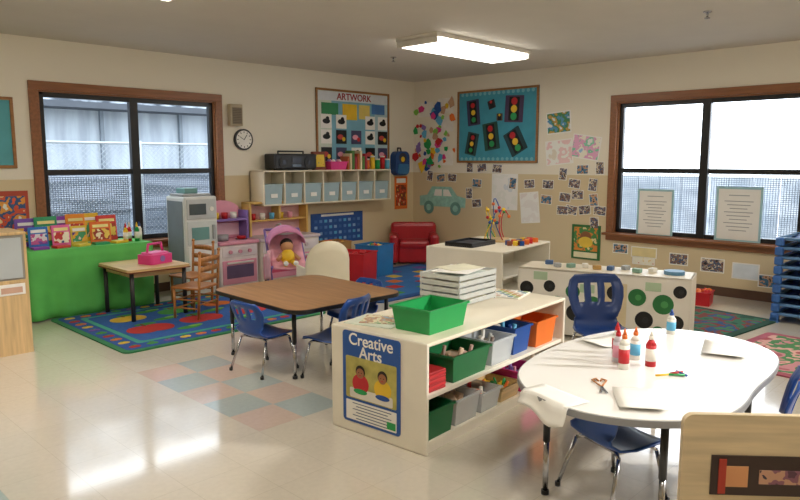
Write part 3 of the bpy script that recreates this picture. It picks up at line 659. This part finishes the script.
b.done('wooden_room_divider',mx=mxc)
# ------------------------------------------------------------------ north wall items
def board(name,mx,w,h,mat,deco=None,fw=.03,fm=None):
    b=B(); fm=fm or FRAMEW
    b.b2(-w/2,w/2,-h/2,h/2,.002,.012,mat)
    for s in(-1,1): b.b2(-w/2,w/2,s*(h/2-fw/2)-fw/2,s*(h/2-fw/2)+fw/2,.002,.028,fm,.004); b.b2(s*(w/2-fw/2)-fw/2,s*(w/2-fw/2)+fw/2,-h/2,h/2,.002,.028,fm,.004)
    if deco: deco(b)
    return b.done(name,mx=mx)
board('bulletin_board',frameN(-6.25,1.76),1.18,.68,M('#5aa9b4',.7))
def deco_art(b):
    z=.012
    b.b2(-.66,.66,-.5,.5,z,.014,M('#7fb6cc',.7)); b.b2(-.66,-.42,-.5,.5,.014,.016,M('#d7dfd2',.7)); b.b2(.4,.66,-.5,.5,.014,.016,M('#b8d4dc',.7))
    for i in range(7): b.disc(-.6+i*.2,-.47,.05,.016,.018,M('#4a8a58',.7))
    b.b2(-.66,.66,.39,.51,.016,.018,M('#dfe4ea',.6))
    b.b2(-.22,.05,.14,.36,.016,.019,YEL); b.b2(-.6,-.3,.2,.36,.016,.018,M('#3a8a5a',.7)); b.b2(.34,.6,.24,.38,.016,.018,M('#4a7ab8',.7)); b.b2(.09,.3,.16,.36,.016,.018,M('#e8d070',.7))
    k=0
    for cx in(-.52,-.25,.03,.3,.55):
        for cy in(-.34,-.1,.11 if abs(cx)>.2 else None):
            if cy is None: continue
            m=(BLACK,PAPER,PAPER,M('#4a4a6a',.7))[k%4]; b.b2(cx-.095,cx+.095,cy-.095,cy+.095,.019+.0005*k,.0215+.0005*k,m)
            if m is PAPER: b.disc(cx,cy,.06,.0215+.0005*k,.023+.0005*k,BLACK,1.1,.6); b.disc(cx+.02,cy+.035,.03,.0225+.0005*k,.024+.0005*k,BLACK)
            else: b.disc(cx-.02,cy,.045,.0215+.0005*k,.023+.0005*k,(M('#c8504a',.7),YEL,YEL,PINK)[k%4],1.2,.8); b.disc(cx+.04,cy-.03,.03,.0225+.0005*k,.024+.0005*k,(YEL,GREEN,BLUE,RED)[k%4])
            k+=1
ab=board('art_display_board',frameN(-1.245,1.92),1.39,1.1,M('#dfe8e6',.7),deco_art)
text(ab,'ARTWORK',.13,M('#a01828',.6),frameN(-1.245,2.37,.022),ext=.002)
b=B(); b.disc(0,0,.13,.002,.035,DARK,n=32); b.disc(0,0,.11,.035,.037,PAPER,n=32)
for i in range(12):
    a=i*pi/6; b.box((.09*math.cos(a),.09*math.sin(a),.038),(.02,.008,.002),BLACK,(0,0,a))
b.box((.02,.03,.039),(.07,.008,.002),BLACK,(0,0,math.radians(55))); b.box((-.03,.015,.04),(.08,.006,.002),BLACK,(0,0,math.radians(150))); b.done('wall_clock',mx=frameN(-3.09,1.75))
b=B(); b.box((0,0,.045),(.17,.26,.085),M('#b9a98c',.5),bev=.01); b.box((0,-.01,.09),(.13,.2,.008),M('#8a7c66',.6))
for i in range(9): b.box((0,-.09+i*.02,.095),(.12,.006,.004),M('#5f5446',.6))
b.done('wall_speaker',mx=frameN(-3.215,2.04))
b=B(); x0,x1=-1.105,1.105; LM=M('#eadfc6',.45,.03)
b.b2(x0,x1,-.3,-.002,.42,.44,LM,.005); b.b2(x0,x1,-.3,-.002,0,.02,LM,.005); b.b2(x0,x1,-.02,-.002,.02,.42,LM)
for i in range(8):
    x=x0+i*(x1-x0-.02)/7; b.b2(x,x+.02,-.298,-.002,.01,.43,LM)
for i in range(7):
    cx=x0+.167+i*(x1-x0-.02)/7
    b.bin((cx,-.155,.02),.27,.25,.25,M('#a8c0c8',.25,.03),.9); b.box((cx,-.15,.15),(.2,.2,.24),M(['#a8b8b0','#6f90a8','#98a888','#b09880','#7a98b0','#a0b0c8','#889a78'][i],.7)); b.b2(cx-.05,cx+.05,-.288,-.283,.1,.15,PAPER)
cub=b.done('wall_cubby_shelf',(-1.9,0,.93))
zt=1.37
b=B(); b.box((0,0,.11),(.66,.24,.2),BLACK,bev=.02)
for s in(-1,1): b.cyl((s*.2,-.122,.1),(s*.2,-.13,.1),.075,DARK,seg=20); b.cyl((s*.2,-.13,.1),(s*.2,-.134,.1),.03,GUN,seg=16)
b.box((0,-.124,.13),(.14,.008,.06),GUN); b.box((0,-.124,.06),(.14,.008,.03),M('#4a5a6a',.2)); b.tube([(-.2,0,.2),(-.2,0,.24),(.2,0,.24),(.2,0,.2)],.01,BLACK)
b.box((0,0,.005),(.4,.2,.01),BLACK); b.done('portable_stereo',(-2.48,-.16,zt))
b=B(); b.box((0,0,.12),(.22,.05,.24),M('#8a4a3a',.5),(-.1,0,.1),bev=.004); b.box((0,-.035,.12),(.15,.01,.16),ART(['#c84a3a','#e8c84a','#3a6a9a'],20),(-.1,0,.1)); b.done('picture_frame',(-2.04,-.18,zt))
b=B(); b.bin((0,0,0),.3,.2,.11,HPINK,.85); b.box((0,0,.06),(.24,.15,.07),M('#f0a0c8',.6)); 
for i in range(6): b.sph((-.1+i*.04,.02*(i%2),.11),.03,[PURP,PINK,WHITE][i%3],seg=8)
b.done('pink_basket',(-1.76,-.18,zt))
b=B()
for i in range(8): b.box((-.18+i*.048,0,.09+.02*(i%3)),(.035,.16,.18+.04*(i%3)),[M('#c8683a',.5),M('#e8d8b0',.5),M('#5a8a4a',.5),M('#b83a4a',.5)][i%4],bev=.003)
b.done('book_row',(-1.36,-.14,zt))
b=B()
for i in range(5):
    b.cyl((-.2+i*.1,0,0),(-.2+i*.1,0,.13+.04*(i%2)),.035,[ORG,YEL,GREEN,RED,SKYB][i]); b.cyl((-.2+i*.1,0,.13+.04*(i%2)),(-.2+i*.1,0,.15+.04*(i%2)),.037,WHITE)
b.done('paint_jars',(-.93,-.16,zt))
b=B(); b.rrect(-.15,.15,-.19,.17,.09,.002,.12,M('#2a4f8a',.7)); b.rrect(-.11,.11,-.17,-.02,.04,.12,.15,M('#3f7ab0',.7)); b.tube([(-.04,.15,.05),(-.03,.22,.04),(.03,.22,.04),(.04,.15,.05)],.01,DARK); b.disc(0,.05,.04,.12,.125,YEL); b.disc(0,.07,.08,.118,.123,M('#3a3a4a',.6)); b.done('blue_backpack',mx=frameN(-.36,1.46))
b=B(); b.b2(-.14,.14,-.25,.25,.002,.006,ORG); b.b2(-.11,.11,-.2,.12,.006,.008,ART(['#e8d8a0','#c84a2a','#7a3a20','#e8b040'],12)); b.b2(-.1,.1,.15,.22,.006,.008,PAPER); b.done('wall_poster',mx=frameN(-.28,1.0))
nc=B(); nc.b2(-.48,.48,-.215,.215,.002,.008,M('#22529c',.5)); 
for i in range(10):
    for j in range(4): nc.b2(-.42+i*.088,-.37+i*.088,-.17+j*.085,-.13+j*.085,.008,.0095,[M('#5a8ac8',.5),SKYB,M('#8ab0d8',.5),M('#3a6ab0',.5)][(i+j)%4])
nc.b2(-.3,.3,.17,.2,.008,.0095,PAPER)
nc.done('number_chart',mx=frameN(-1.57,.55))
b=B(); b.b2(-.42,.1,-.22,.22,.002,.006,M('#b84a34',.6)); b.b2(-.3,.07,-.18,.17,.006,.008,ART(['#f0d8a0','#d85a3a','#3a5a8a','#e8a040','#f0f0e0'],8)); b.done('wall_poster.001',mx=frameN(-5.68,.98))
# ------------------------------------------------------------------ east wall items
def tl(b,cx,cy,w,h,r,cols,bg=BLACK):
    Mx=T((cx,cy,0))@Matrix.Rotation(r,4,'Z')
    b.rrect(-w/2,w/2,-h/2,h/2,.01,.013,.017,bg,Mx)
    b.rrect(-w*.28,w*.28,-h*.44,h*.44,.01,.017,.018,M('#101014',.6),Mx)
    n=len(cols)
    for i,c in enumerate(cols): b.disc(0,h*(.28-.28*i)*(3/n if n>3 else 1),w*.17,.018,.0195,c,Mx=Mx,n=14)
def deco_e(b):
    b.b2(-.62,.62,-.44,.44,.012,.0128,M('#459cb4',.75))
    R3=[RED,YEL,GREEN]
    for s in(-1,1):
        for i in range(16): b.disc(-.6+i*.08,s*.455,.025,.0125,.015,M('#7ac0cc',.7),n=10)
    tl(b,-.4,.2,.22,.36,.1,R3,M('#3a3a5a',.6)); tl(b,-.42,-.24,.2,.32,-.2,R3,M('#2a4a4a',.6)); tl(b,-.08,-.14,.26,.38,.15,R3,M('#1f4d43',.6))
    tl(b,.3,.22,.3,.36,-.05,R3,M('#4a3a5a',.6)); tl(b,.33,-.22,.28,.34,.5,R3,M('#20434a',.6)); tl(b,-.08,.3,.12,.12,.3,[RED],M('#2a2a30',.6)); tl(b,.06,.12,.1,.1,0,[YEL],M('#5a4a3a',.6))
board('bulletin_board.001',frameE(-1.59,1.97),1.38,1.02,M('#4a9fb8',.7),deco_e)
b=B(); cl=[RED,ORG,GREEN,SKYB,YEL,PURP,HPINK,BLUE,M('#8ac85a',.6),M('#c8a080',.6)]
for x,y in((-.2,.38),(.2,.15),(-.15,-.1),(.2,-.35),(-.25,-.4),(.2,.42)): b.b2(x-.15,x+.15,y-.11,y+.11,.001,.004,M('#f0ece4',.7))
for k in range(60):
    x=random.uniform(-.4,.38); y=random.uniform(-.52,.5)*(1 if x<.1 else .95); r=random.uniform(.03,.09)
    n=random.choice((5,6,8,9)); a0=random.random()*6
    b.prism([(x+r*math.cos(a0+2*pi*i/n)*random.uniform(.5,1.2),y+r*math.sin(a0+2*pi*i/n)*random.uniform(.5,1.2)) for i in range(n)],.004+.0005*k,.006+.0005*k,cl[k%10])
b.done('childrens_shape_collage',mx=frameE(-.46,1.88))
def sheet(name,y,z,w,h,m,r=0):
    b=B(); Mx=Matrix.Rotation(r,4,'Z')
    b.rrect(-w/2,w/2,-h/2,h/2,.003,.002,.004,PAPER,Mx); b.rrect(-w/2+.015,w/2-.015,-h/2+.015,h/2-.015,.003,.004,.0055,m,Mx)
    return b.done(name,mx=frameE(y,z))
sheet('childrens_painting',-2.58,1.98,.36,.28,ART(['#e8e8e0','#5a9ac0','#4a8a5a','#c8a050','#e0e8e8'],10,seed=1),.08)
sheet('childrens_painting.001',-2.98,1.66,.4,.3,ART(['#f0f0ec','#8ad0b0','#e8b0d0','#f4f0e0','#a0c8e8'],8,seed=2),-.15)
sheet('childrens_painting.002',-2.6,1.6,.4,.32,ART(['#f4f0ee','#f0d0d0','#f4f4ee','#e8e0d0'],7,seed=3),.1)
sheet('childrens_painting.003',-1.75,1.06,.44,.5,ART(['#f6f4f0','#f0f0ea','#f6f4f0','#dfe4e8'],5,seed=4),0)
sheet('childrens_painting.004',-2.17,.86,.3,.42,ART(['#f6f4f0','#f0ece8','#f6f4f0','#ece4e0'],5,seed=5),.1)
b=B(); TC=M('#9accc0',.7,.15,15)
b.prism([(-.45,-.1),(.45,-.1),(.46,.04),(.3,.07),(.18,.2),(-.2,.2),(-.3,.07),(-.45,.05)],.003,.007,TC)
b.prism([(-.16,.06),(.0,.06),(.0,.16),(-.13,.16)],.007,.009,PAPER); b.prism([(.03,.06),(.2,.06),(.13,.16),(.03,.16)],.007,.009,PAPER)
for x in(-.26,.27): b.disc(x,-.12,.1,.008,.012,M('#6a9a90',.7)); b.disc(x,-.12,.05,.012,.014,TC)
b.done('paper_car_cutout',mx=frameE(-.6,.9))
b=B(); pm=[ART(['#2a2f3a','#8a6a5a','#4a5a7a','#d8c8b0','#3a3028'],22,seed=s) for s in range(3)]+[ART(['#24364a','#4a7a9a','#c8a080','#2a2f30'],22,seed=5)]
# (distance along the wall, height) of each pinned photo print, metres
PP=[(1.13,1.4),(1.35,1.39),(1.62,1.38),(1.89,1.18),(2.16,1.18),(2.45,1.18),(.36,1.26),(.58,1.23),(.8,1.24),(2.67,1.32),(2.84,1.2),(2.95,1.38),(3.1,1.19),(2.71,1.02),(2.89,1.06),(3.12,1.0),(2.81,.86),(3.0,.87),(3.14,.71),(2.43,.98),(1.27,.88),(1.13,1.02),(2.68,.85),(1.27,1.17),(3.19,1.4),(3.21,.87)]
for i,(x,z) in enumerate(PP):
    Mx=T((x,z,0))@Matrix.Rotation(random.uniform(-.15,.15),4,'Z'); w,h=((.17,.12) if i%3 else (.12,.16))
    b.rrect(-w/2,w/2,-h/2,h/2,.003,.006+.0002*i,.008+.0002*i,PAPER,Mx); b.rrect(-w/2+.008,w/2-.008,-h/2+.008,h/2-.008,.003,.008+.0002*i,.009+.0002*i,pm[i%4],Mx)
b.done('photo_print_collage',mx=frameE(0,0))
b=B()
for i,(y,z,w,h,m) in enumerate(((3.5,.42,.2,.12,pm[3]),(3.8,.4,.32,.13,M('#e8d8a0',.6)),(3.8,.3,.28,.1,ART(['#f0d070','#f4f0e0','#c8503a'],18)),(4.22,.36,.22,.14,pm[1]),(4.6,.33,.26,.16,pm[0]),(4.95,.3,.28,.18,M('#dfe8ee',.6)),(5.2,.22,.24,.14,pm[3]))):
    b.b2(y-w/2,y+w/2,z-h/2,z+h/2,.002,.004,PAPER); b.b2(y-w/2+.012,y+w/2-.012,z-h/2+.012,z+h/2-.012,.004,.006,m)
b.done('wall_picture_cards',mx=frameE(0,0))
b=B(); b.b2(-.2,.2,-.22,.22,.002,.012,M('#2f6e3a',.5)); b.b2(-.165,.165,-.11,.19,.012,.014,ART(['#e8d8a0','#4a8a4a','#d88a3a','#3a6a4a'],12,seed=3)); b.b2(-.165,.165,-.2,-.13,.012,.014,M('#f0e8c0',.6)); b.disc(0,.06,.08,.014,.016,M('#8a5a3a',.6)); b.disc(0,.0,.1,.014,.0165,M('#e8c84a',.6),1,.7)
b.done('framed_poster',mx=frameE(-3.03,.46))
def sign(name,y,z,w,h):
    b=B(); b.b2(-w/2,w/2,-h/2,h/2,.0,.004,M('#a8d0d8',.6)); b.b2(-w/2+.025,w/2-.025,-h/2+.025,h/2-.025,.004,.006,PAPER)
    b.b2(-w*.22,w*.22,h*.34,h*.355,.006,.007,GRAY)
    for i in range(9): b.box((0,h*.24-i*h*.066,.0065),(w*(.62-.12*((i*7)%3)),h*.012,.001),M('#9a9aa0',.7))
    return b.done(name,mx=frameE(y,z,.0,.025))
sign('notice_poster',-3.90,.88,.44,.56); sign('notice_poster.001',-4.83,.91,.48,.6)
cube('red_toy_bin',-.6,-4.72,.2,RED,[RED,ORG],(.24,.2,.14),0.0)
cube('blue_toy_bin',-1.0,-4.15,.4,SKYB,[WHITE,SKYB],(.3,.22,.12),0.0)
# ------------------------------------------------------------------ light & camera
w=bpy.data.worlds.new('sky'); SC.world=w; w.use_nodes=True; bg=w.node_tree.nodes['Background']; bg.inputs['Color'].default_value=(.84,.92,1,1); bg.inputs['Strength'].default_value=6.3
def spot(name,loc,tgt,e,ang,rad,col):
    l=bpy.data.lights.new(name,'SPOT'); l.energy=e; l.spot_size=math.radians(ang); l.spot_blend=.6; l.shadow_soft_size=rad; l.color=col
    o=bpy.data.objects.new(name,l); SC.collection.objects.link(o); o.location=loc; o.rotation_euler=(Vector(tgt)-Vector(loc)).to_track_quat('-Z','Y').to_euler()
spot('sun_standin_spot',(-2.6,-9.2,2.5),(-4.6,-6.0,.5),800,38,.12,(1,.98,.95))  # added unseen spot inside the room, stands in for sun on the craft table
try: SC.view_settings.view_transform='Standard'
except Exception: pass
a=math.radians(44.3);p=math.atan(90/682)
F=Vector((math.cos(a)*math.cos(p),math.sin(a)*math.cos(p),-math.sin(p))); R=Vector((math.sin(a),-math.cos(a),0)); U=R.cross(F)
cd=bpy.data.cameras.new('camera'); cam=bpy.data.objects.new('camera',cd); SC.collection.objects.link(cam)
mw=Matrix((R,U,-F)).transposed().to_4x4(); mw.translation=Vector((-7.85,-7.37,1.5)); cam.matrix_world=mw
cd.sensor_width=36; cd.lens=36*682/800; cd.clip_start=.05; SC.camera=cam
